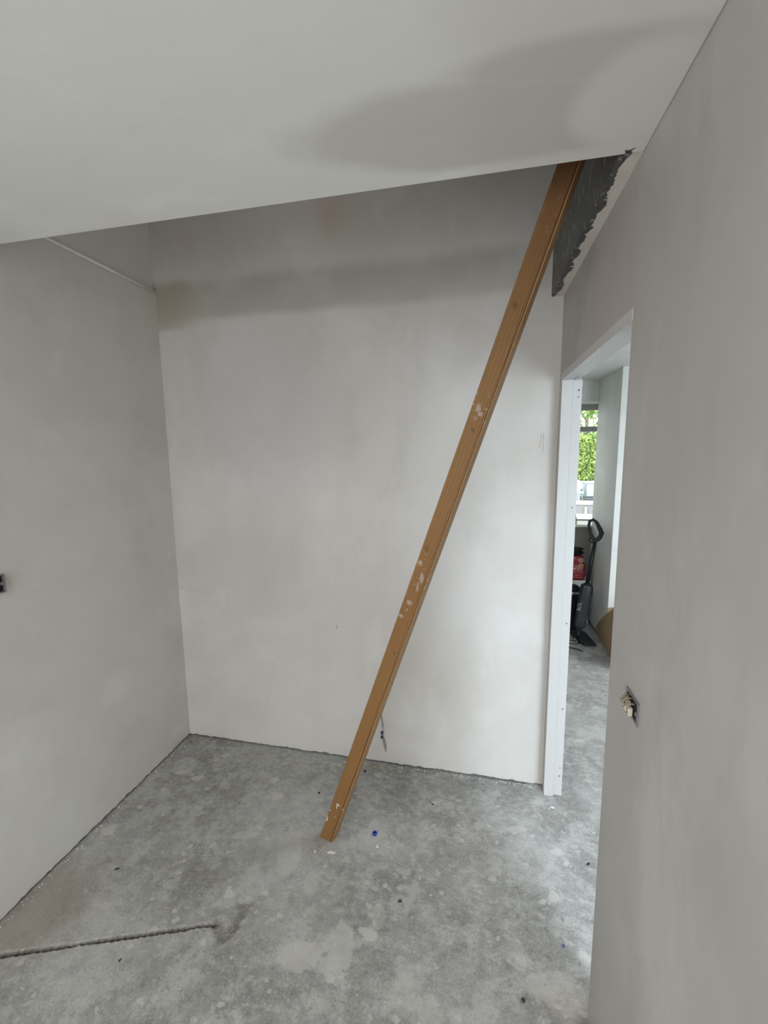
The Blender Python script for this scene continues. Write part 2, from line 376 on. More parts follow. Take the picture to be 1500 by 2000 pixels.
# ------------------------------------------------------------------ object helpers
def link(name, me, parent=None, loc=None, rot=None, smooth=False):
    o = bpy.data.objects.new(name, me); COL.objects.link(o)
    if smooth and me is not None:
        me.polygons.foreach_set('use_smooth', [True]*len(me.polygons))
    if parent: o.parent = parent
    if loc is not None: o.location = loc
    if rot is not None: o.rotation_euler = rot
    return o
def bmobj(name, bm, mats, parent=None, loc=None, rot=None, smooth=False, recalc=True):
    if recalc: bmesh.ops.recalc_face_normals(bm, faces=bm.faces)
    me = bpy.data.meshes.new(name); bm.to_mesh(me); bm.free()
    for m in (mats if isinstance(mats, (list, tuple)) else [mats]): me.materials.append(m)
    return link(name, me, parent, loc, rot, smooth)
def thing(name, label, cat, loc=(0, 0, 0), rot=(0, 0, 0), group=None):
    o = bpy.data.objects.new(name, None); COL.objects.link(o); o.location = loc; o.rotation_euler = rot
    o.empty_display_size = .1
    return tag(o, label, cat, group)
def tag(o, label, cat, group=None):
    o['label'] = label; o['category'] = cat
    if group: o['group'] = group
    return o
def structure(o): o['kind'] = 'structure'; return o
def box(bm, x0, x1, y0, y1, z0, z1, bev=0.0, seg=2, mat=0):
    r = bmesh.ops.create_cube(bm, size=1)
    for v in r['verts']:
        v.co = Vector(((x0+x1)/2 + v.co.x*(x1-x0), (y0+y1)/2 + v.co.y*(y1-y0), (z0+z1)/2 + v.co.z*(z1-z0)))
    fs = set(f for v in r['verts'] for f in v.link_faces)
    for f in fs: f.material_index = mat
    if bev:
        es = list(set(e for v in r['verts'] for e in v.link_edges))
        bmesh.ops.bevel(bm, geom=es, offset=bev, segments=seg, affect='EDGES', profile=.5)
def boxobj(name, dims, mat, parent=None, bev=0.0, seg=2):
    bm = bmesh.new(); box(bm, *dims, bev=bev, seg=seg); return bmobj(name, bm, mat, parent)
def tube(bm, pts, rad, n=10, caps=True, closed=False):
    pts = [Vector(p) for p in pts]; k = len(pts)
    rads = rad if isinstance(rad, (list, tuple)) else [rad]*k
    up = Vector((.13, .31, .94)).normalized(); rings = []; u = None
    for i, p in enumerate(pts):
        a = pts[(i-1) % k] if (closed or i > 0) else p; b = pts[(i+1) % k] if (closed or i < k-1) else p
        t = (b-a).normalized()
        u = (up - t*up.dot(t)).normalized() if u is None else (u - t*u.dot(t)).normalized()
        w = t.cross(u)
        rings.append([bm.verts.new(p + (u*math.cos(2*PI*j/n) + w*math.sin(2*PI*j/n))*rads[i]) for j in range(n)])
    m = k if closed else k-1
    for i in range(m):
        A, B = rings[i], rings[(i+1) % k]
        for j in range(n): bm.faces.new((A[j], A[(j+1) % n], B[(j+1) % n], B[j]))
    if caps and not closed:
        bm.faces.new(rings[0][::-1]); bm.faces.new(rings[-1])
def lathe(bm, prof, n=24, c=(0, 0, 0), sx=1.0, sy=1.0):
    rings = []
    for r, z in prof:
        rings.append([bm.verts.new((c[0] + r*sx*math.cos(2*PI*j/n), c[1] + r*sy*math.sin(2*PI*j/n), c[2] + z)) for j in range(n)])
    for A, B in zip(rings, rings[1:]):
        for j in range(n): bm.faces.new((A[j], A[(j+1) % n], B[(j+1) % n], B[j]))
    bm.faces.new(rings[0][::-1]); bm.faces.new(rings[-1])
def prism(bm, poly, axis_fn, t0, t1):
    a = [bm.verts.new(axis_fn(p, t0)) for p in poly]; b = [bm.verts.new(axis_fn(p, t1)) for p in poly]; k = len(poly)
    bm.faces.new(a); bm.faces.new(b[::-1])
    for i in range(k): bm.faces.new((a[i], b[i], b[(i+1) % k], a[(i+1) % k]))
def text_mesh(body, size, depth):
    cu = bpy.data.curves.new('lettering', 'FONT'); cu.body = body; cu.size = size; cu.extrude = depth; cu.align_x = 'CENTER'; cu.align_y = 'CENTER'
    cu.resolution_u = 4
    o = bpy.data.objects.new('lettering', cu); COL.objects.link(o)
    me = bpy.data.meshes.new_from_object(o.evaluated_get(bpy.context.evaluated_depsgraph_get()))
    bpy.data.objects.remove(o); bpy.data.curves.remove(cu); return me
def letters(name, body, size, mat, parent, mw, depth=.0006):
    me = text_mesh(body, size, depth); me.materials.clear(); me.materials.append(mat)
    o = link(name, me, parent); o.matrix_local = mw; return o

# ------------------------------------------------------------------ the room shell
XL, XR, XR2, YB, HC, YE, TOP = -1.706, .364, .447, 2.121, 2.4, 1.19, 3.9

def jag(u, seed):       # height of the ragged lower edge of the plaster
    v = mn.noise(Vector((u*9, seed, 0)))*.006 + mn.noise(Vector((u*31, seed, 4)))*.006 + mn.noise(Vector((u*80, seed, 9)))*.004
    return max(.001, .009 + v)
def ragged_wall(name, fn, u0, u1, mats, seed, bead=None, top=TOP, step=.012):
    """profile in (out, z): out>0 is into the room; extruded along u"""
    k = int((u1-u0)/step); bm = bmesh.new(); prev = None
    for i in range(k+1):
        u = u0 + (u1-u0)*i/k; zj = jag(u, seed)
        prof = [(-.016, 0), (-.016, zj+.002), (0 - abs(mn.noise(Vector((u*60, 3, seed))))*.004, zj), (0, zj+.012)]
        if bead: prof += [(0, bead-.012), (-.002, bead-.004), (-.006, bead), (-.014, bead+.001), (-.014, bead+.03)]
        out = prof[-1][0]
        prof += [(out, top), (-.14, top), (-.14, 0)]
        ring = [bm.verts.new(fn(u, o, z)) for o, z in prof]
        if prev:
            for j in range(len(ring)-1):
                f = bm.faces.new((prev[j], ring[j], ring[j+1], prev[j+1])); f.material_index = 1 if j < 2 else 0
        else: bm.faces.new(ring)
        prev = ring
    bm.faces.new(prev[::-1])
    return structure(bmobj(name, bm, mats))
ragged_wall('wall_left', lambda u, o, z: (XL+o, u, z), -.30, YB, [M['wall'], M['gap']], 1.0, bead=2.59)
bm = bmesh.new()      # behind the camera: the same wall with an opening added for the side fill
for y0, y1, z0, z1 in ((-3.1, -2.06, 0, 2.6), (-.74, -.3005, 0, 2.6), (-2.06, -.74, 0, .98), (-2.06, -.74, 2.22, 2.6)): box(bm, XL-.14, XL, y0, y1, z0, z1)
structure(bmobj('wall_left.001', bm, M['wall']))
ragged_wall('wall_back', lambda u, o, z: (u, YB-o, z), XL-.10, XR, [M['back'], M['gap']], 5.0)
# corner bead along the top of the lower left wall
bm = bmesh.new(); tube(bm, [(XL+.0005, y, 2.588) for y in (1.2, 1.5, 1.8, YB-.002)], .0065, 10)
structure(bmobj('trim_1', bm, M['bead'], smooth=True))

def yz(p, x): return (x, p[0], p[1])
# right wall with its doorway, carrying on as the side of the next room
bm = bmesh.new()
prism(bm, [(-3.1, 0), (YE, 0), (YE, 2.062), (2.092, 2.062), (2.092, 0), (4.6, 0), (4.6, TOP), (-3.1, TOP)], yz, XR, XR2)
es = [e for e in bm.edges if all(YE-.001 < v.co.y < 2.1 and v.co.z < 2.07 and abs(v.co.x-XR) < 1e-4 for v in e.verts)]
bmesh.ops.bevel(bm, geom=es, offset=.004, segments=2, affect='EDGES')
structure(bmobj('wall_right', bm, M['right']))
# grey rendered face above, standing proud of the plaster below
bm = bmesh.new(); box(bm, .312, XR-.0005, YE+.0005, YB-.0005, HC, TOP)
structure(bmobj('wall_upper_right', bm, M['grey']))
# front side of the stair void and its lid
structure(boxobj('wall_upper_front', (XL-.1, XR, YE-.12, YE-.012, HC+.20, TOP), M['ceil']))
structure(boxobj('ceiling.001', (XL-.15, XR2, YE-.2, YB+.15, TOP, TOP+.1), M['ceil']))
# ceiling slab with the opening over the far end
bm = bmesh.new()
box(bm, XL-.012, XR, -.95, YE, HC, HC+.22, bev=.003)
box(bm, XL-.012, XR, -3.1, -2.55, HC, HC+.22)          # behind the camera the slab is left open for the added overhead fill
box(bm, XL-.012, -1.5, -2.55, -.95, HC, HC+.22); box(bm, .1, XR, -2.55, -.95, HC, HC+.22)
structure(bmobj('ceiling', bm, M['ceil']))
bm = bmesh.new()
RL = ((.78, 1.38, -.47, .17), (2.28, 3.22, 2.22, 3.28))       # rooflight over the next room, then a hole for the added far fill
def slab_with_holes(bm, x0, x1, y0, y1, z0, z1, holes):
    xs = sorted({x0, x1} | {h[0] for h in holes} | {h[1] for h in holes}); ys = sorted({y0, y1} | {h[2] for h in holes} | {h[3] for h in holes})
    for a, b in zip(xs, xs[1:]):
        for c, d in zip(ys, ys[1:]):
            mx, my = (a+b)/2, (c+d)/2
            if not any(h[0] < mx < h[1] and h[2] < my < h[3] for h in holes): box(bm, a, b, c, d, z0, z1)
slab_with_holes(bm, XR2, 6.3, -1.72, 4.6, HC, HC+.2, RL)
bmesh.ops.remove_doubles(bm, verts=bm.verts, dist=1e-5)
structure(bmobj('ceiling.002', bm, M['other']))

# floor: finely gridded where it is seen, so the old wall line is a real groove
def floor_mesh():
    x0, x1, y0, y1, st = -1.745, .66, .60, 2.16, .0075
    nx = int((x1-x0)/st); ny = int((y1-y0)/st)
    pl = [(-1.73, .905), (-1.591, .945), (-1.30, 1.05), (-.905, 1.192)]
    pl2 = [(-.905, 1.192), (-.862, 1.165), (-.838, 1.205), (-.838, 1.268)]
    def dist(p, L):
        d = 9
        for (ax, ay), (bx, by) in zip(L, L[1:]):
            ux, uy = bx-ax, by-ay; t = max(0, min(1, ((p[0]-ax)*ux + (p[1]-ay)*uy)/(ux*ux+uy*uy)))
            d = min(d, math.hypot(p[0]-ax-t*ux, p[1]-ay-t*uy))
        return d
    vs, groove_shade_dirt = [], []
    for j in range(ny+1):
        y = y0 + (y1-y0)*j/ny
        for i in range(nx+1):
            x = x0 + (x1-x0)*i/nx
            z = min(0, mn.noise(Vector((x*14, y*14, 0)))*.0012 - .0006)
            if i in (0, nx) or j in (0, ny): z = 0
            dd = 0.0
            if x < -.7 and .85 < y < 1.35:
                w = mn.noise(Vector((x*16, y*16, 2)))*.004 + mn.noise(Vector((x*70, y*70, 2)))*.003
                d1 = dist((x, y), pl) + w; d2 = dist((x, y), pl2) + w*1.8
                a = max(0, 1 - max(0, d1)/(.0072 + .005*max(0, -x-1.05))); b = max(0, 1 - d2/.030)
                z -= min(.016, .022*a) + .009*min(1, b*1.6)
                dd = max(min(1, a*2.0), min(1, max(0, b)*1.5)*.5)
            vs.append((x, y, z)); groove_shade_dirt.append(dd)
    W1 = nx+1
    fs = [(j*W1+i, j*W1+i+1, (j+1)*W1+i+1, (j+1)*W1+i) for j in range(ny) for i in range(nx)]
    b = len(vs); X0, X1, Y0, Y1 = -1.9, 6.35, -3.2, 4.98
    def quad(xa, xb, ya, yb):
        k = len(vs); vs.extend([(xa, ya, 0), (xb, ya, 0), (xb, yb, 0), (xa, yb, 0)]); groove_shade_dirt.extend([0]*4); fs.append((k, k+1, k+2, k+3))
    quad(X0, X1, Y0, y0); quad(X0, x0, y0, y1); quad(x1, X1, y0, y1); quad(X0, X1, y1, Y1)
    k = len(vs)       # slab underside and skirt so that the floor has depth
    vs.extend([(X0, Y0, -.02), (X1, Y0, -.02), (X1, Y1, -.02), (X0, Y1, -.02)]); groove_shade_dirt.extend([0]*4); fs.append((k+3, k+2, k+1, k))
    me = bpy.data.meshes.new('floor'); me.from_pydata(vs, [], fs); me.update()
    at = me.attributes.new('groove_shade_dirt', 'FLOAT', 'POINT'); at.data.foreach_set('value', groove_shade_dirt)
    me.materials.append(M['floor']); return me
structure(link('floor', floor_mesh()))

# door lining: two jambs, head, each stepped by a rebate; screws left showing
door = structure(bpy.data.objects.new('door_1', None)); COL.objects.link(door); door.location = (XR, 2.06, 0)
def lining(name, f):      # stepped section extruded
    bm = bmesh.new(); f(bm); o = bmobj(name, bm, M['white']); o.parent = door; o.matrix_parent_inverse = Matrix.Translation((-XR, -2.06, 0)); return o
sec = [(.3625, 0), (.4055, 0), (.408, .0025), (.408, .012), (.4485, .012), (.4485, .030), (.3625, .030)]
lining('jamb', lambda bm: prism(bm, [(x, 2.06+d) for x, d in sec], lambda p, z: (p[0], p[1], z), 0.0005, 2.03))
lining('jamb', lambda bm: prism(bm, [(x, YE+.0305-d) for x, d in ((.392, 0), (.408, 0), (.408, .012), (.4485, .012), (.4485, .030), (.392, .030))], lambda p, z: (p[0], p[1], z), 0.0005, 2.03))
lining('door_head', lambda bm: prism(bm, [(x, 2.031+d) for x, d in sec], lambda p, y: (p[0], y, p[1]), YE+.001, 2.0905))
for i, (x, z, r) in enumerate(((.4345, 1.985, .0042), (.434, 1.955, .0042), (.4285, 1.878, .002), (.430, 1.463, .0045), (.4325, .908, .0045), (.4335, .470, .0045), (.435, .152, .003), (.4335, .108, .0045))):
    bm = bmesh.new(); lathe(bm, [(r*.5, -.001), (r, -.0005), (r, .0005), (r*.55, .0005), (r*.5, -.0003)][1:4], 10)
    o = bmobj('screw', bm, M['screw'] if i != 0 else M['rust'], None); o.parent = door; o.matrix_parent_inverse = Matrix.Translation((-XR, -2.06, 0))
    o.location = (x, 2.0715, z); o.rotation_euler = (PI/2, 0, 0)

# ------------------------------------------------------------------ the next room
def opening_wall(name, y0, y1, x0, x1, z1, ox0, ox1, oz0, oz1, mat):
    bm = bmesh.new()
    box(bm, x0, ox0, y0, y1, 0, z1); box(bm, ox1, x1, y0, y1, 0, z1); box(bm, ox0, ox1, y0, y1, oz1, z1)
    if oz0 > 0: box(bm, ox0, ox1, y0, y1, 0, oz0)
    return structure(bmobj(name, bm, mat))
opening_wall('wall_far', 4.6, 4.90, XR2-.08, 6.3, 2.6, .62, 1.34, .960, 2.198, M['other'])
structure(boxobj('wall_pier', (1.15, 1.46, 3.92, 4.5995, 0.0, 2.4), M['other'], bev=.003))
structure(boxobj('wall_next_room_right', (6.2, 6.3, -3.1, 4.6, 0, 2.6), M['other']))
opening_wall('wall_rear', -3.1, -3.02, XL-.1, XR, 2.6, -1.45, .06, 0, 2.35, M['other'])
opening_wall('wall_next_room_rear', -1.72, -1.64, XR2, 6.3, 2.6, 1.63, 3.27, 0, 2.2, M['other'])
# lower wall under the window, its shade painted on as a dark grey-brown sheet
structure(boxobj('sill_shade_sheet', (XR2+.001, 1.149, 4.592, 4.5995, 0.001, .952), M['sill_shade']))
# thin dark strip painted in for the shadow gap at the foot of the pier
structure(boxobj('gap_shade_strip', (1.146, 1.1499, 3.94, 4.58, 0.0005, .010), M['gap']))

win = structure(bpy.data.objects.new('window_1', None)); COL.objects.link(win); win.location = (.98, 4.88, .96)
def wpart(name, dims, mat, bev=.004):
    o = boxobj(name, dims, mat, None, bev); o.parent = win; o.matrix_parent_inverse = Matrix.Translation((-.98, -4.88, -.96)); return o
wpart('window_sill', (.622, 1.338, 4.560, 4.86, .960, .985), M['upvc'])
wpart('window_rail', (.622, 1.338, 4.862, 4.90, .986, .996), M['frame'], .001)
wpart('outer_sill', (.60, 1.36, 4.902, 5.34, .965, .990), M['upvc'])
wpart('window_rail', (.622, 1.338, 4.862, 4.90, 2.140, 2.197), M['frame'])
wpart('transom', (.665, 1.295, 4.862, 4.90, 1.922, 1.975), M['frame'])
wpart('window_stile', (.622, .664, 4.862, 4.90, .997, 2.139), M['frame'])
wpart('window_stile', (1.296, 1.338, 4.862, 4.90, .997, 2.139), M['frame'])
wpart('pane', (.665, 1.295, 4.880, 4.884, .997, 1.921), M['glass'], 0)
wpart('pane', (.665, 1.295, 4.880, 4.884, 1.976, 2.139), M['glass'], 0)

# ------------------------------------------------------------------ the leaning board
def make_board():
    A = Vector((-.6311, 1.5998, 0)); B = Vector((.2999, 1.3614, 2.7))
    ax = (B-A).normalized(); n = Vector((-.29969615, -.95384342, .01910343)); s = Vector((.89702022, -.28854783, -.33480572))
    rot = Matrix((s, -n, ax)).transposed().to_4x4(); rot.translation = A
    w, t, g = .0631, .0429, .0022
    # rounded section with a narrow split line between the face and the side
    sec = [(-w/2, .003), (-w/2+.0025, 0), (w/2-.0075, 0), (w/2-.0062, .003), (w/2-.0046, .0005), (w/2-.001, .0006), (w/2, .002),
           (w/2, t-.003), (w/2-.003, t), (-w/2+.003, t), (-w/2, t-.003)]
    L = 2.6/ax.z; k = 40; inv = rot.inverted(); bm = bmesh.new(); prev = None
    for i in range(k+1):
        ring = []
        for a, b in sec:
            l = L*i/k
            p = rot @ Vector((a, b, l))
            if i == 0:      # sawn to sit flat on the floor
                q = p - ax*(p.z/ax.z); q.z = .0006; p = q
            ring.append(bm.verts.new(inv @ p))
        if prev:
            for j in range(len(sec)): bm.faces.new((prev[j], prev[(j+1) % len(sec)], ring[(j+1) % len(sec)], ring[j]))
        else: bm.faces.new(ring[::-1])
        prev = ring
    bm.faces.new(prev)
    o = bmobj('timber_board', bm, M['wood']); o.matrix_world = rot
    tag(o, 'long brown varnished timber leaning diagonally from the concrete floor up into the ceiling opening', 'timber')
make_board()

# ------------------------------------------------------------------ electrical boxes and cable
def switch_box():
    Y0, Y1, Z0, Z1 = .976, 1.056, 1.104, 1.159
    t = thing('switch_back_box', 'open metal electrical back box with cream connectors on the right wall', 'electrical box', (XR, (Y0+Y1)/2, (Z0+Z1)/2))
    def P(y, z, d): return (-d, y-(Y0+Y1)/2, z-(Z0+Z1)/2)
    bm = bmesh.new()     # flange as a frame with an open middle, sides go back
    o = [(Y0, Z0), (Y1, Z0), (Y1, Z1), (Y0, Z1)]; i_ = [(Y0+.008, Z0+.006), (Y1-.008, Z0+.006), (Y1-.008, Z1-.006), (Y0+.008, Z1-.006)]
    ov = [bm.verts.new(P(y, z, .003)) for y, z in o]; ob = [bm.verts.new(P(y, z, 0.0)) for y, z in o]
    iv = [bm.verts.new(P(y, z, .003)) for y, z in i_]; ib = [bm.verts.new(P(y, z, 0.0003)) for y, z in i_]
    for a in range(4):
        b = (a+1) % 4
        bm.faces.new((ov[a], ov[b], iv[b], iv[a])); bm.faces.new((ov[b], ov[a], ob[a], ob[b])); bm.faces.new((iv[a], iv[b], ib[b], ib[a]))
    bmobj('box_rim', bm, M['zinc'], t)
    bm = bmesh.new(); box(bm, -.0012, -.0002, -.032, .032, -.0215, .0215); bmobj('hollow_shade', bm, M['dark'], t)  # near-black plate painted as the shade inside the open box
    for y in (-.033, .033):
        bm = bmesh.new(); lathe(bm, [(.004, 0), (.004, .003), (.002, .003)], 10); bmobj('lug', bm, M['zinc'], t, (-.003, y, 0), (0, -PI/2, 0))
    for (y, z, d, h) in ((.008, -.002, .012, .012), (-.006, -.009, .009, .010), (.020, .006, .009, .009)):
        bm = bmesh.new(); box(bm, -d-.004, -.0035, y-.007, y+.007, z-h, z+h, .0015)
        c = bmobj('connector', bm, M['cream'], t)
        for q in (-.45, .45):
            bm = bmesh.new(); lathe(bm, [(.0022, 0), (.0022, .002), (.001, .002)], 8); bmobj('terminal_screw', bm, M['screw'], c, (-d-.004, y, z+q*h), (0, -PI/2, 0))
    for k, (y, z) in enumerate(((.014, .018), (.022, .010), (.002, .017), (-.012, .012))):
        bm = bmesh.new(); tube(bm, [(-.002, y*1.1, z), (-.012, y*1.05, z*1.05), (-.020, y*.7, z*.7), (-.018, y*.4, z*.25)], .0024, 7)
        bmobj('wire', bm, M['sheath'], t, smooth=True)
switch_box()
def left_box():
    Y0, Y1, Z0, Z1 = 1.122, 1.194, 1.224, 1.292
    t = thing('socket_back_box', 'grey metal back box on the left wall at the edge of the photo', 'electrical box', (XL, (Y0+Y1)/2, (Z0+Z1)/2))
    hy, hz = (Y1-Y0)/2, (Z1-Z0)/2
    bm = bmesh.new()
    box(bm, 0, .014, -hy, -hy+.004, -hz, hz, .001); box(bm, 0, .014, hy-.004, hy, -hz, hz, .001)
    box(bm, 0, .014, -hy+.004, hy-.004, -hz, -hz+.004, .001); box(bm, 0, .014, -hy+.004, hy-.004, hz-.004, hz, .001)
    bmobj('box_rim', bm, M['zinc'], t)
    bm = bmesh.new(); box(bm, 0, .002, -hy+.004, hy-.004, -hz+.004, hz-.004); bmobj('hollow_shade', bm, M['dark'], t)  # flat dark plate stands for the shaded inside of the box
    for s in (-1, 1):
        bm = bmesh.new(); box(bm, .002, .013, s*(hy-.010)-.005, s*(hy-.010)+.005, -.006, .006, .001); bmobj('lug', bm, M['zinc'], t)
    bm = bmesh.new(); tube(bm, [(.003, 0, -.02), (.012, .004, -.008), (.013, -.004, .008), (.004, -.01, .02)], .004, 8); bmobj('wire', bm, M['cable'], t, smooth=True)
left_box()
def wall_cable():
    t = thing('cable_tail', 'short grey cable tail with black clips at the foot of the back wall', 'cable', (-.478, YB, .17))
    bm = bmesh.new()
    def strip(pts, w0):
        prev = None
        for (x, o, z, w) in pts:
            r = [bm.verts.new((x-w, -o, z)), bm.verts.new((x, -o-.0022, z)), bm.verts.new((x+w, -o, z)), bm.verts.new((x, -o+.0018, z))]
            if prev:
                for j in range(4): bm.faces.new((prev[j], prev[(j+1) % 4], r[(j+1) % 4], r[j]))
            else: bm.faces.new(r)
            prev = r
        bm.faces.new(prev[::-1])
    strip([(-.010, .002, .135, .0015), (-.007, .006, .10, .004), (-.003, .009, .062, .004), (.001, .010, .035, .0025), (-.004, .012, .005, .002)], 0)
    strip([(-.004, .012, .002, .003), (.004, .012, -.025, .0055), (.010, .010, -.06, .006), (.013, .006, -.085, .004), (.0135, .003, -.100, .0006)], 0)
    bmobj('cable_sheath', bm, M['cable'], t)
    for z, dx in ((.022, -.004), (-.004, -.005)):
        bm = bmesh.new(); bmesh.ops.create_uvsphere(bm, u_segments=10, v_segments=8, radius=1)
        for v in bm.verts: v.co = Vector((v.co.x*.0065 + dx, v.co.y*.006 - .013, v.co.z*.011 + z))
        bmobj('clip', bm, M['black'], t, smooth=True)
    bm = bmesh.new(); tube(bm, [(.000, -.012, .055), (.003, -.012, .045), (.002, -.012, .032)], .0025, 7); bmobj('copper_core', bm, M['chip'], t, smooth=True)
wall_cable()

# ------------------------------------------------------------------ steam mop in the next room
def steam_mop():
    J = Vector((.938, 4.011, .031)); T0 = Vector((1.066, 4.12, .903)); H = T0 + (T0-J).normalized()*.20
    t = thing('steam_mop', 'black upright steam mop leaning on the pale wall beyond the doorway', 'steam mop', (J.x, J.y, 0))
    ax = (H-J).normalized(); u = Vector((1, -.15, 0)); u = (u - ax*u.dot(ax)).normalized(); v = ax.cross(u)   # u across, v depth
    Lh = (T0-J).length; o0 = J - Vector(t.location)
    def W(a, b, c): return o0 + u*a + v*b + ax*c
    # foot: tapered plate lying along the floor, pointing into the room
    base = [(.895, 4.165), (.905, 4.10), (.957, 3.905), (.972, 3.885), (1.066, 3.895), (1.072, 3.915), (1.045, 4.14), (1.03, 4.185)]
    bm = bmesh.new(); tl = t.location
    lo = [bm.verts.new((x-tl.x, y-tl.y, .001)) for x, y in base]
    cx = sum(p[0] for p in base)/8; cy = sum(p[1] for p in base)/8
    mid = [bm.verts.new((x-tl.x, y-tl.y, .016)) for x, y in base]
    hi = [bm.verts.new((cx+(x-cx)*.80-tl.x, cy+(y-cy)*.84-tl.y, .030)) for x, y in base]
    for A, B in ((lo, mid), (mid, hi)):
        for i in range(8): bm.faces.new((A[i], A[(i+1) % 8], B[(i+1) % 8], B[i]))
    bm.faces.new(lo[::-1]); bm.faces.new(hi)
    ft = bmobj('mop_foot', bm, M['char'], t)
    bm = bmesh.new(); box(bm, -.035, -.026, -.12, -.03, .0285, .031, .001); bmobj('foot_slot', bm, M['letter'], ft)
    bm = bmesh.new(); tube(bm, [W(0, 0, -.02), W(0, 0, .03), W(0, 0, .075), W(0, 0, .10)], [.030, .022, .024, .030], 12); bmobj('swivel_joint', bm, M['black'], t, smooth=True)
    # body: rounded box, tapered to the foot
    bm = bmesh.new(); prev = None
    for c, hw, hd in ((.085, .030, .026), (.10, .044, .034), (.14, .049, .040), (.30, .051, .043), (.405, .052, .043)):
        ring = []
        for j in range(20):
            a = 2*PI*j/20; ca, sa = math.cos(a), math.sin(a)
            ring.append(bm.verts.new(W(hw*math.copysign(abs(ca)**.55, ca), hd*math.copysign(abs(sa)**.55, sa), c)))
        if prev:
            for j in range(20): bm.faces.new((prev[j], prev[(j+1) % 20], ring[(j+1) % 20], ring[j]))
        else: bm.faces.new(ring[::-1])
        prev = ring
    bm.faces.new(prev); body = bmobj('mop_body', bm, M['char'], t)
    bm = bmesh.new(); prev = None
    for c, hw, hd in ((.405, .0535, .0445), (.462, .053, .044), (.482, .049, .04), (.494, .030, .026), (.502, .024, .022)):
        ring = []
        for j in range(20):
            a = 2*PI*j/20; ca, sa = math.cos(a), math.sin(a)
            ring.append(bm.verts.new(W(hw*math.copysign(abs(ca)**.55, ca), hd*math.copysign(abs(sa)**.55, sa), c)))
        if prev:
            for j in range(20): bm.faces.new((prev[j], prev[(j+1) % 20], ring[(j+1) % 20], ring[j]))
        else: bm.faces.new(ring[::-1])
        prev = ring
    bm.faces.new(prev); bmobj('water_tank_cap', bm, M['black'], t)
    # lettering running up the left of the body
    nf = (-v if v.y > 0 else v)
    mw = Matrix((ax, -u if (ax.cross(-u)).dot(nf) > 0 else u, nf)).transposed().to_4x4(); mw.translation = W(-.034, 0, .285) + nf*.0435
    letters('lettering', 'BOL', .042, M['letter'], t, mw, .0008)
    bm = bmesh.new(); tube(bm, [W(0, 0, .49), W(0, 0, .72), W(0, 0, Lh+.01)], [.0185, .0175, .0165], 12); bmobj('pole', bm, M['black'], t, smooth=True)
    # loop handle
    loop = [(-.002, Lh+.005), (-.030, Lh+.040), (-.056, Lh+.088), (-.074, Lh+.140), (-.072, Lh+.178), (-.048, Lh+.196), (-.014, Lh+.176), (.022, Lh+.120), (.040, Lh+.086), (.034, Lh+.048), (.014, Lh+.018)]
    bm = bmesh.new(); tube(bm, [W(a, 0, c) for a, c in loop], [.020, .015, .013, .013, .014, .014, .015, .019, .021, .020, .020], 10, closed=True)
    bmobj('handle_loop', bm, M['char'], t, smooth=True)
    bm = bmesh.new(); tube(bm, [W(-.010, 0, Lh-.008), W(-.036, 0, Lh-.010), W(-.046, 0, Lh+.002), W(-.047, 0, Lh+.030)], [.007, .007, .006, .005], 8); bmobj('cord_hook', bm, M['black'], t, smooth=True)
steam_mop()
bm = bmesh.new()
tube(bm, [(.80, 4.02, .006), (.86, 3.98, .006), (.92, 3.965, .006), (.945, 3.93, .006), (.90, 3.90, .006), (.82, 3.925, .006), (.74, 3.96, .006)], .004, 7)
tag(bmobj('power_cord', bm, M['black'], smooth=True), 'thin black cord looped on the floor beside the mop foot', 'cord')
bm = bmesh.new()
tube(bm, [(.78, 3.83, .006), (.84, 3.82, .006), (.895, 3.795, .006), (.925, 3.76, .006)], .004, 7)
tag(bmobj('power_cord', bm, M['black'], smooth=True), 'loose black cord end on the floor nearest the door lining', 'cord')

# bin, white box, red bag, black tub
def pedal_bin():
    t = thing('waste_bin', 'black bin with pale rim and striped lid standing behind the steam mop', 'bin', (.925, 4.30, 0))
    bm = bmesh.new(); lathe(bm, [(.078, .001), (.082, .02), (.090, .365), (.091, .37)], 28); bmobj('bin_body', bm, M['bin'], t, smooth=False)
    bm = bmesh.new(); lathe(bm, [(.092, .366), (.095, .37), (.095, .383), (.091, .389)], 28); bmobj('bin_rim', bm, M['steel'], t)
    bm = bmesh.new(); lathe(bm, [(.090, .388), (.084, .408), (.062, .428), (.03, .436)], 28); lid = bmobj('bin_lid', bm, M['black'], t, smooth=True)
    for x0, x1, m in ((.002, .020, 'steel'), (.046, .060, 'steel')):
        bm = bmesh.new(); prev = None
        for i in range(9):
            y = -.07 + .14*i/8; r0 = [bm.verts.new((x, y, .4405 - .55*(x*x+y*y)**.5*.45 - 1.7*(x*x+y*y))) for x in (x0-.25*y, x1-.25*y)]
            if prev: bm.faces.new((prev[0], prev[1], r0[1], r0[0]))
            prev = r0
        bmesh.ops.solidify(bm, geom=bm.faces[:], thickness=.004)
        bmobj('lid_stripe', bm, M[m], lid)
pedal_bin()
def white_box():
    t = thing('storage_box', 'white storage box under the red bag, against the wall below the window', 'box', (.93, 4.49, 0))
    bm = bmesh.new(); box(bm, -.21, .19, -.075, .085, .001, .425, .008); bmobj('box_body', bm, M['upvc'], t)
    bm = bmesh.new(); box(bm, -.215, .195, -.08, .09, .426, .448, .006); bmobj('box_lid', bm, M['upvc'], t)
white_box()
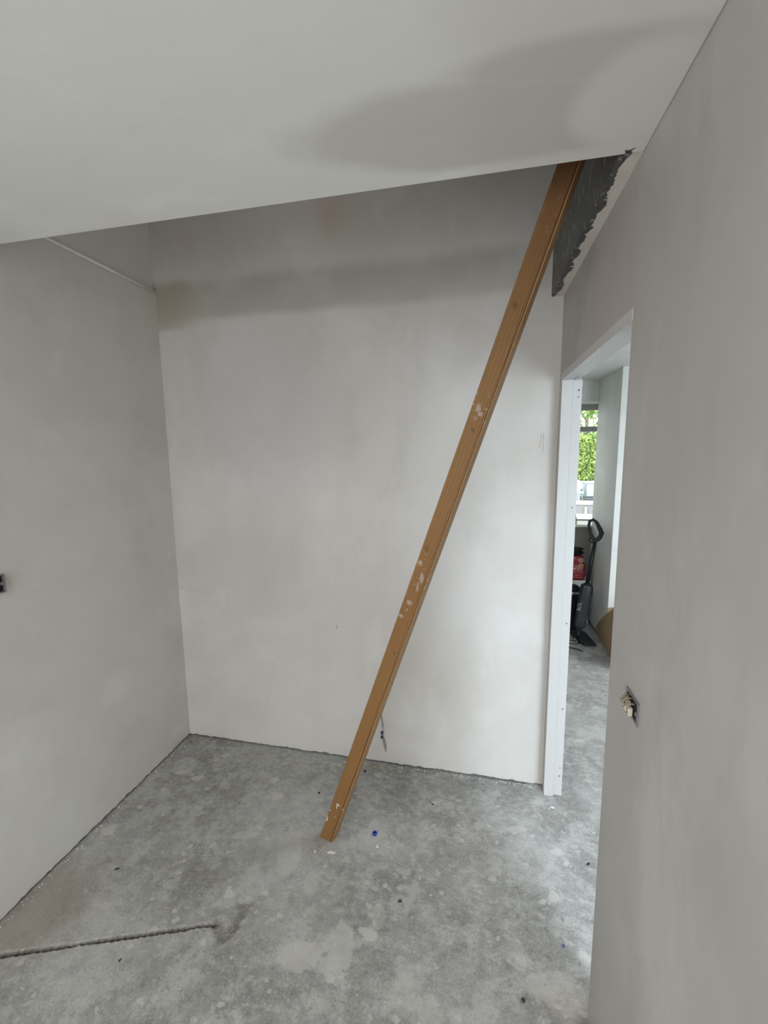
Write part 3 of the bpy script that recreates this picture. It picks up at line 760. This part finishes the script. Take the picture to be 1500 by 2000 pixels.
def red_bag():
    t = thing('carrier_bag', 'shiny red plastic bag standing on the white box under the window', 'bag', (.945, 4.443, .449))
    bm = bmesh.new(); bmesh.ops.create_cube(bm, size=1)
    bmesh.ops.subdivide_edges(bm, edges=bm.edges[:], cuts=9, use_grid_fill=True)
    for v in bm.verts:
        x, y, z = v.co; q = z+.5
        p = Vector((x, y, z)); sph = p.normalized()*.5
        p = p.lerp(sph, .28 + .25*max(0, q-.6))
        fx = 1.0 - .22*max(0, q-.55)/.45
        d = mn.noise(Vector((x*4, y*4, z*5)))*.10 + mn.noise(Vector((x*9, y*9, z*9)))*.04
        v.co = Vector((p.x*.26*fx*(1+d), p.y*.075*(1+d*1.2), max(0, (p.z+.47)*.255*(1+d*.5*q))))
        if abs(z - .18) < .12: v.co.y *= .86
    bmobj('bag_film', bm, M['red'], t, smooth=True)
    def fr(x, z, y, ang): 
        m = Matrix.Rotation(PI/2, 4, 'X') @ Matrix.Rotation(ang, 4, 'Z'); m.translation = (x, y, z); return m
    letters('lettering', 'JO', .062, M['yellow'], t, fr(.075, .148, -.043, .32), .002)
    letters('lettering', 'O', .055, M['pink'], t, fr(.080, .205, -.034, .2), .002)
red_bag()
def tub():
    t = thing('black_tub', 'glossy black rimmed tub behind the red bag', 'tub', (.955, 4.535, .449))
    for z, r in ((.215, .108), (.255, .112), (.293, .108)):
        bm = bmesh.new(); tube(bm, [(r*math.cos(a*PI/14), r*.40*math.sin(a*PI/14), z) for a in range(28)], .010, 8, closed=True); bmobj('tub_rim', bm, M['black'], t, smooth=True)
    bm = bmesh.new(); lathe(bm, [(.085, 0), (.088, .01), (.100, .28), (.102, .295), (.05, .302)], 28, sy=.40); bmobj('tub_body', bm, M['black'], t, smooth=True)
tub()
def cardboard():
    t = thing('cardboard_box', 'torn brown cardboard carton against the pale pier behind the right wall', 'box', (1.14, 3.75, 0))
    bm = bmesh.new()
    prof = [(-.28, .001), (.145, .001), (.44, .03), (.42, .09), (.30, .20), (.168, .295), (.05, .37), (-.06, .44), (-.28, .44)]
    prism(bm, prof, lambda p, x: (x, p[0], p[1]), -.006, .0)
    bmobj('side_panel', bm, M['card'], t)
    bm = bmesh.new(); prism(bm, [(.0005, .001), (.45, .001), (.45, .42), (.0005, .44)], lambda p, y: (p[0], y, p[1]), -.28, -.274); bmobj('front_panel', bm, M['card'], t)
    bm = bmesh.new(); prism(bm, [(.0005, .001), (.45, .001), (.45, .43), (.0005, .36)], lambda p, y: (p[0], y, p[1]), .150, .156); bmobj('end_panel', bm, M['card'], t)
    bm = bmesh.new(); prism(bm, [(-.275, .001), (.149, .001), (.149, .42), (-.275, .42)], lambda p, x: (x, p[0], p[1]), .444, .45); bmobj('side_panel', bm, M['card'], t)
cardboard()
# on the window sill
def sill_items():
    t = thing('spray_bottle', 'small grey violet bottle standing on the white window sill', 'bottle', (1.012, 4.70, .9852))
    bm = bmesh.new(); lathe(bm, [(.018, 0), (.020, .004), (.020, .045), (.012, .062), (.008, .070)], 16, sx=.9); bmobj('bottle_body', bm, M['bottle'], t, smooth=True)
    bm = bmesh.new(); lathe(bm, [(.009, .0702), (.009, .085), (.005, .092)], 12); bmobj('bottle_cap', bm, M['white'], t)
    bm = bmesh.new(); box(bm, -.022, .022, -.016, .016, 0, .028, .005)
    tag(bmobj('sponge', bm, M['sponge'], loc=(.99, 4.625, .9852)), 'yellow sponge on the white sill in front of the small bottle', 'sponge')
sill_items()

# ------------------------------------------------------------------ debris on the floor
def lump(name, mat, loc, size, label, cat, rz=0, seed=0, sub=1):
    bm = bmesh.new(); bmesh.ops.create_icosphere(bm, subdivisions=sub+1, radius=1)
    for v in bm.verts:
        d = 1 + .45*mn.noise(v.co*1.4 + Vector((seed*7.3, 0, 0))) + .2*mn.noise(v.co*3 + Vector((seed, 5, 0)))
        v.co = Vector((v.co.x*size[0]*d, v.co.y*size[1]*d, v.co.z*size[2]*d))
    zmin = min(v.co.z for v in bm.verts)
    for v in bm.verts: v.co.z -= zmin
    o = bmobj(name, bm, mat, loc=loc, rot=(0, 0, rz)); return tag(o, label, cat)
t = thing('bottle_cap', 'small bright blue ring cap on the floor right of the board foot', 'cap', (-.421, 1.67, 0))
bm = bmesh.new(); lathe(bm, [(.0095, 0.0005), (.0105, .002), (.0105, .010), (.0085, .012), (.0065, .012), (.006, .004), (.002, .004)], 20)
bmobj('cap_ring', bm, M['blue'], t)
for i, q in enumerate([
    ('debris_chip', 'blackbit', (-.258, 1.404), (.006, .0045, .003), 'dark brown crumb in the middle of the open floor', 'debris'),
    ('debris_chip', 'blackbit', (-.180, 1.887), (.006, .003, .003), 'tiny dark scrap on the floor below the pale right half of the back wall', 'debris'),
    ('debris_chip', 'blackbit', (.489, 1.71), (.010, .004, .004), 'black sliver on the floor at the right wall edge in the doorway', 'debris'),
    ('debris_chip', 'tan', (-.516, 2.081), (.010, .006, .003), 'small tan wood chip on the floor at the back wall by the board', 'debris'),
    ('debris_chip', 'blackbit', (-.562, 2.03), (.006, .005, .006), 'dark plug on the floor just right of the board and close to it', 'debris'),
    ('debris_chip', 'blackbit', (-1.444, 1.292), (.011, .003, .002), 'thin dark sliver on the floor near the left wall', 'debris'),
    ('debris_chip', 'blackbit', (-1.166, 1.018), (.003, .006, .002), 'tiny dark flake on the floor in front of the groove', 'debris'),
    ('debris_chip', 'blackbit', (-.755, 1.842), (.006, .005, .004), 'small dark crumb on the floor left of the board', 'debris'),
    ('debris_chip', 'blue', (.330, 1.372), (.004, .004, .003), 'tiny dark blue crumb on the bright floor by the right wall', 'debris'),
    ('debris_chip', 'blackbit', (.176, 1.187), (.005, .007, .003), 'small dark crumb on the floor low at the bottom right', 'debris'),
    ('debris_chip', 'rust', (-1.655, 2.062), (.006, .005, .004), 'red-brown scrap on the floor in the left back corner', 'debris'),
    ('plaster_chip', 'chip', (-.585, 1.545), (.020, .008, .0018), 'flat white plaster chip on the floor right below the board foot', 'plaster chip'),
    ('plaster_chip', 'chip', (-.395, 1.612), (.007, .009, .0018), 'small white plaster chip on the floor below the blue cap', 'plaster chip'),
    ('plaster_chip', 'cream', (-.655, 1.535), (.006, .010, .001), 'yellowish smear of dried glue on the floor under the board foot', 'plaster chip'),
    ('plaster_chip', 'chip', (.392, 1.985), (.012, .006, .002), 'thin pale plaster flake on the floor at the foot of the door lining', 'plaster chip')]):
    lump(q[0], M[q[1]], (q[2][0], q[2][1], .0), q[3], q[4], q[5], rz=random.uniform(0, 1.2), seed=i+1)
bm = bmesh.new(); prism(bm, [(-.03, -.02), (.0, -.035), (.022, .035), (-.03, .02)], lambda p, z: (p[0], p[1], z), .0005, .012)
tag(bmobj('plastic_wedge', bm, M['black'], loc=(.492, 2.345, 0)), 'black pointed wedge on the floor peeping out behind the white door lining', 'wedge')
# plaster crumbs along the foot of the walls, too many and small to count
bm = bmesh.new()
def crumb(x, y, r):
    s = bmesh.ops.create_icosphere(bm, subdivisions=1, radius=r)
    for v in s['verts']:
        d = 1 + .5*mn.noise(v.co/r*1.3 + Vector((x*50, y*50, 0)))
        v.co = Vector((x + v.co.x*d*1.4, y + v.co.y*d, max(0, .4*r + v.co.z*d*.8)))
for i in range(130):
    x = random.choice((random.uniform(-.45, .33), random.uniform(-.3, .33), random.uniform(-1.68, .3)))
    crumb(x, YB-.008-abs(random.gauss(0, .010)), random.uniform(.001, .0032))
for i in range(70):
    crumb(XL+.008+abs(random.gauss(0, .012)), random.uniform(1.0, 2.08), random.uniform(.0012, .0036))
o = bmobj('plaster_crumbs', bm, M['chip']); o['kind'] = 'stuff'; tag(o, 'scattered pale plaster crumbs along the foot of the back and left walls', 'crumbs')

# ------------------------------------------------------------------ the garden beyond the far window
structure(boxobj('trim_4', (-6, 14, 4.99, 10.3, -.16, -.10), M['patio']))
lawn = boxobj('lawn', (-6, 14, 10.31, 30, -.16, -.11), M['lawn']); lawn['kind'] = 'structure'; lawn.name = 'trim_5'
def leaves(bm, centre_fn, count, size):
    for i in range(count):
        p, nrm = centre_fn(); s = size*random.uniform(.6, 1.3)
        n = (nrm + Vector((random.gauss(0, .5), random.gauss(0, .5), random.gauss(0, .5)))).normalized()
        a = n.orthogonal().normalized(); b = n.cross(a); th = random.uniform(0, 2*PI)
        a, b = a*math.cos(th)+b*math.sin(th), b*math.cos(th)-a*math.sin(th)
        q = [p - a*s, p + b*s*.42 + n*s*.1, p + a*s, p - b*s*.42 + n*s*.1]
        bm.faces.new([bm.verts.new(x) for x in q])
def hedge():
    t = thing('hedge', 'tall clipped green hedge across the garden outside the window', 'hedge', (3.0, 12.5, -.11))
    bm = bmesh.new(); box(bm, -3.4, 3.4, -.45, .45, 0, 2.20); bmobj('hedge_core', bm, M['hedgecore'], t)
    bm = bmesh.new()
    def front():
        x = random.gauss(-.2, .9) if random.random() < .6 else random.uniform(-3.4, 3.4)
        return Vector((max(-3.4, min(3.4, x)), -.47 + random.gauss(0, .03), random.uniform(.3, 2.22))), Vector((0, -.8, .55))
    def top(): return Vector((random.uniform(-3.4, 3.4), random.uniform(-.45, .45), 2.22 + random.gauss(0, .025))), Vector((0, 0, 1))
    leaves(bm, front, 15000, .050); leaves(bm, top, 5000, .05)
    o = bmobj('leaves', bm, M['hedge'], t, recalc=False); o['kind'] = 'stuff'
hedge()
def tree(loc, h, spread, mat, label, count, seed):
    random.seed(seed)
    t = thing('garden_tree', label, 'tree', loc)
    bm = bmesh.new(); tube(bm, [(0, 0, 0), (.05, .02, h*.3), (-.05, 0, h*.6), (.04, .03, h*.9)], [.16, .13, .09, .04], 9); bmobj('trunk', bm, M['bark'], t, smooth=True)
    cl = [Vector((random.gauss(0, spread*.45), random.gauss(0, spread*.3), h*random.uniform(.38, 1.05))) for i in range(26)]
    for c in cl[:6]:
        bm = bmesh.new(); tube(bm, [(0, 0, c.z*.7), tuple(c*.5 + Vector((0, 0, c.z*.4))), tuple(c)], [.06, .04, .015], 6); bmobj('branch', bm, M['bark'], t, smooth=True)
    bm = bmesh.new()
    def f():
        c = random.choice(cl); d = Vector((random.gauss(0, 1), random.gauss(0, 1), random.gauss(0, .7))).normalized()
        return c + d*random.uniform(.2, .62), (d + Vector((0, 0, .6))).normalized()
    leaves(bm, f, count, .085)
    o = bmobj('leaves', bm, M[mat], t, recalc=False); o['kind'] = 'stuff'
tree((2.3, 16.0, -.11), 4.2, 2.2, 'leaf1', 'light green leafy tree rising over the hedge', 6000, 3)
tree((5.2, 22.5, -.11), 5.0, 2.6, 'leaf2', 'blue-green tree farther back behind the hedge', 6000, 5)
tree((-1.2, 24.5, -.11), 4.6, 2.6, 'leaf1', 'pale bushy tree at the back left of the garden', 4500, 8)

def garden_set():
    # table with white top, grey apron and beige legs, nearest the window
    t = thing('garden_table', 'white-edged grey garden table just outside the window', 'table', (2.15, 8.9, -.10))
    bm = bmesh.new(); box(bm, -.7, .9, -.10, .25, .800, .842, .008); bmobj('table_top', bm, M['upvc'], t)
    bm = bmesh.new(); box(bm, -.66, .86, -.07, .22, .36, .799, .01); bmobj('apron', bm, M['tableg'], t)
    for x, y in ((-.07, -.095), (-.6, -.095), (.8, -.095), (.8, .224), (-.6, .224)):
        bm = bmesh.new(); box(bm, x-.02, x+.02, y-.02, y+.022, 0, .75, .004); bmobj('leg', bm, M['beige'], t)
    t = thing('rattan_sofa', 'dark grey rattan garden sofa beyond the white-edged table', 'sofa', (2.75, 10.2, -.10))
    for k in range(7):
        bm = bmesh.new(); box(bm, -.42, .8, -.05 + .004*k, -.02 + .004*k, .42 + k*.06, .472 + k*.06, .01); bmobj('back_slat', bm, M['rattan'], t)
    bm = bmesh.new(); box(bm, -.42, .8, .03, .62, .05, .42, .03); bmobj('seat', bm, M['rattan'], t)
    t = thing('garden_armchair', 'lilac grey cushioned garden chair left of the dark sofa', 'chair', (2.08, 9.95, -.10))
    bm = bmesh.new(); box(bm, -.5, .13, -.1, .06, .1, .98, .05, 4); bmobj('backrest', bm, M['cushion'], t)
    bm = bmesh.new(); prism(bm, [(-.5, .05), (.30, .05), (.20, .55), (.13, .60), (-.5, .60)], lambda p, y: (p[0], y, p[1]), -.10, -.17); bmobj('armrest', bm, M['cushion'], t)
    t = thing('patio_side_table', 'low white garden side table in front of the hedge', 'table', (2.22, 11.0, -.10))
    bm = bmesh.new(); lathe(bm, [(.30, .82), (.31, .83), (.31, .86), (.30, .87)], 24); bmobj('table_top', bm, M['upvc'], t)
    bm = bmesh.new(); lathe(bm, [(.26, .76), (.27, .78), (.26, .79)], 24); bmobj('shelf', bm, M['upvc'], t)
    bm = bmesh.new(); lathe(bm, [(.15, 0), (.15, .02), (.03, .05), (.03, .759)], 16); bmobj('pedestal', bm, M['rattan'], t)
    t = thing('globe_lantern', 'round white lantern standing on the low white side table', 'lantern', (2.33, 11.0, .7705))
    bm = bmesh.new(); lathe(bm, [(.08, 0), (.12, .02), (.17, .08), (.175, .15), (.14, .23), (.08, .27), (.03, .285)], 20); bmobj('shade', bm, M['upvc'], t, smooth=True)
    bm = bmesh.new(); lathe(bm, [(.02, .2855), (.025, .295), (.012, .305)], 10); bmobj('cap', bm, M['upvc'], t)
    t = thing('garden_cabinet', 'pale blue garden storage cabinet in front of the hedge', 'cabinet', (2.95, 11.2, -.10))
    bm = bmesh.new(); box(bm, -.36, .6, -.25, .25, .02, 1.06, .02); bmobj('cabinet_body', bm, M['bluebox'], t)
    bm = bmesh.new(); box(bm, -.39, .63, -.28, .28, 1.061, 1.09, .01); bmobj('cabinet_top', bm, M['upvc'], t)
    for x in (-.2, -.05, .25):
        bm = bmesh.new(); box(bm, x, x+.012, -.262, -.251, .2, .75, .002); bmobj('door_edge', bm, M['tableg'], t)
garden_set()
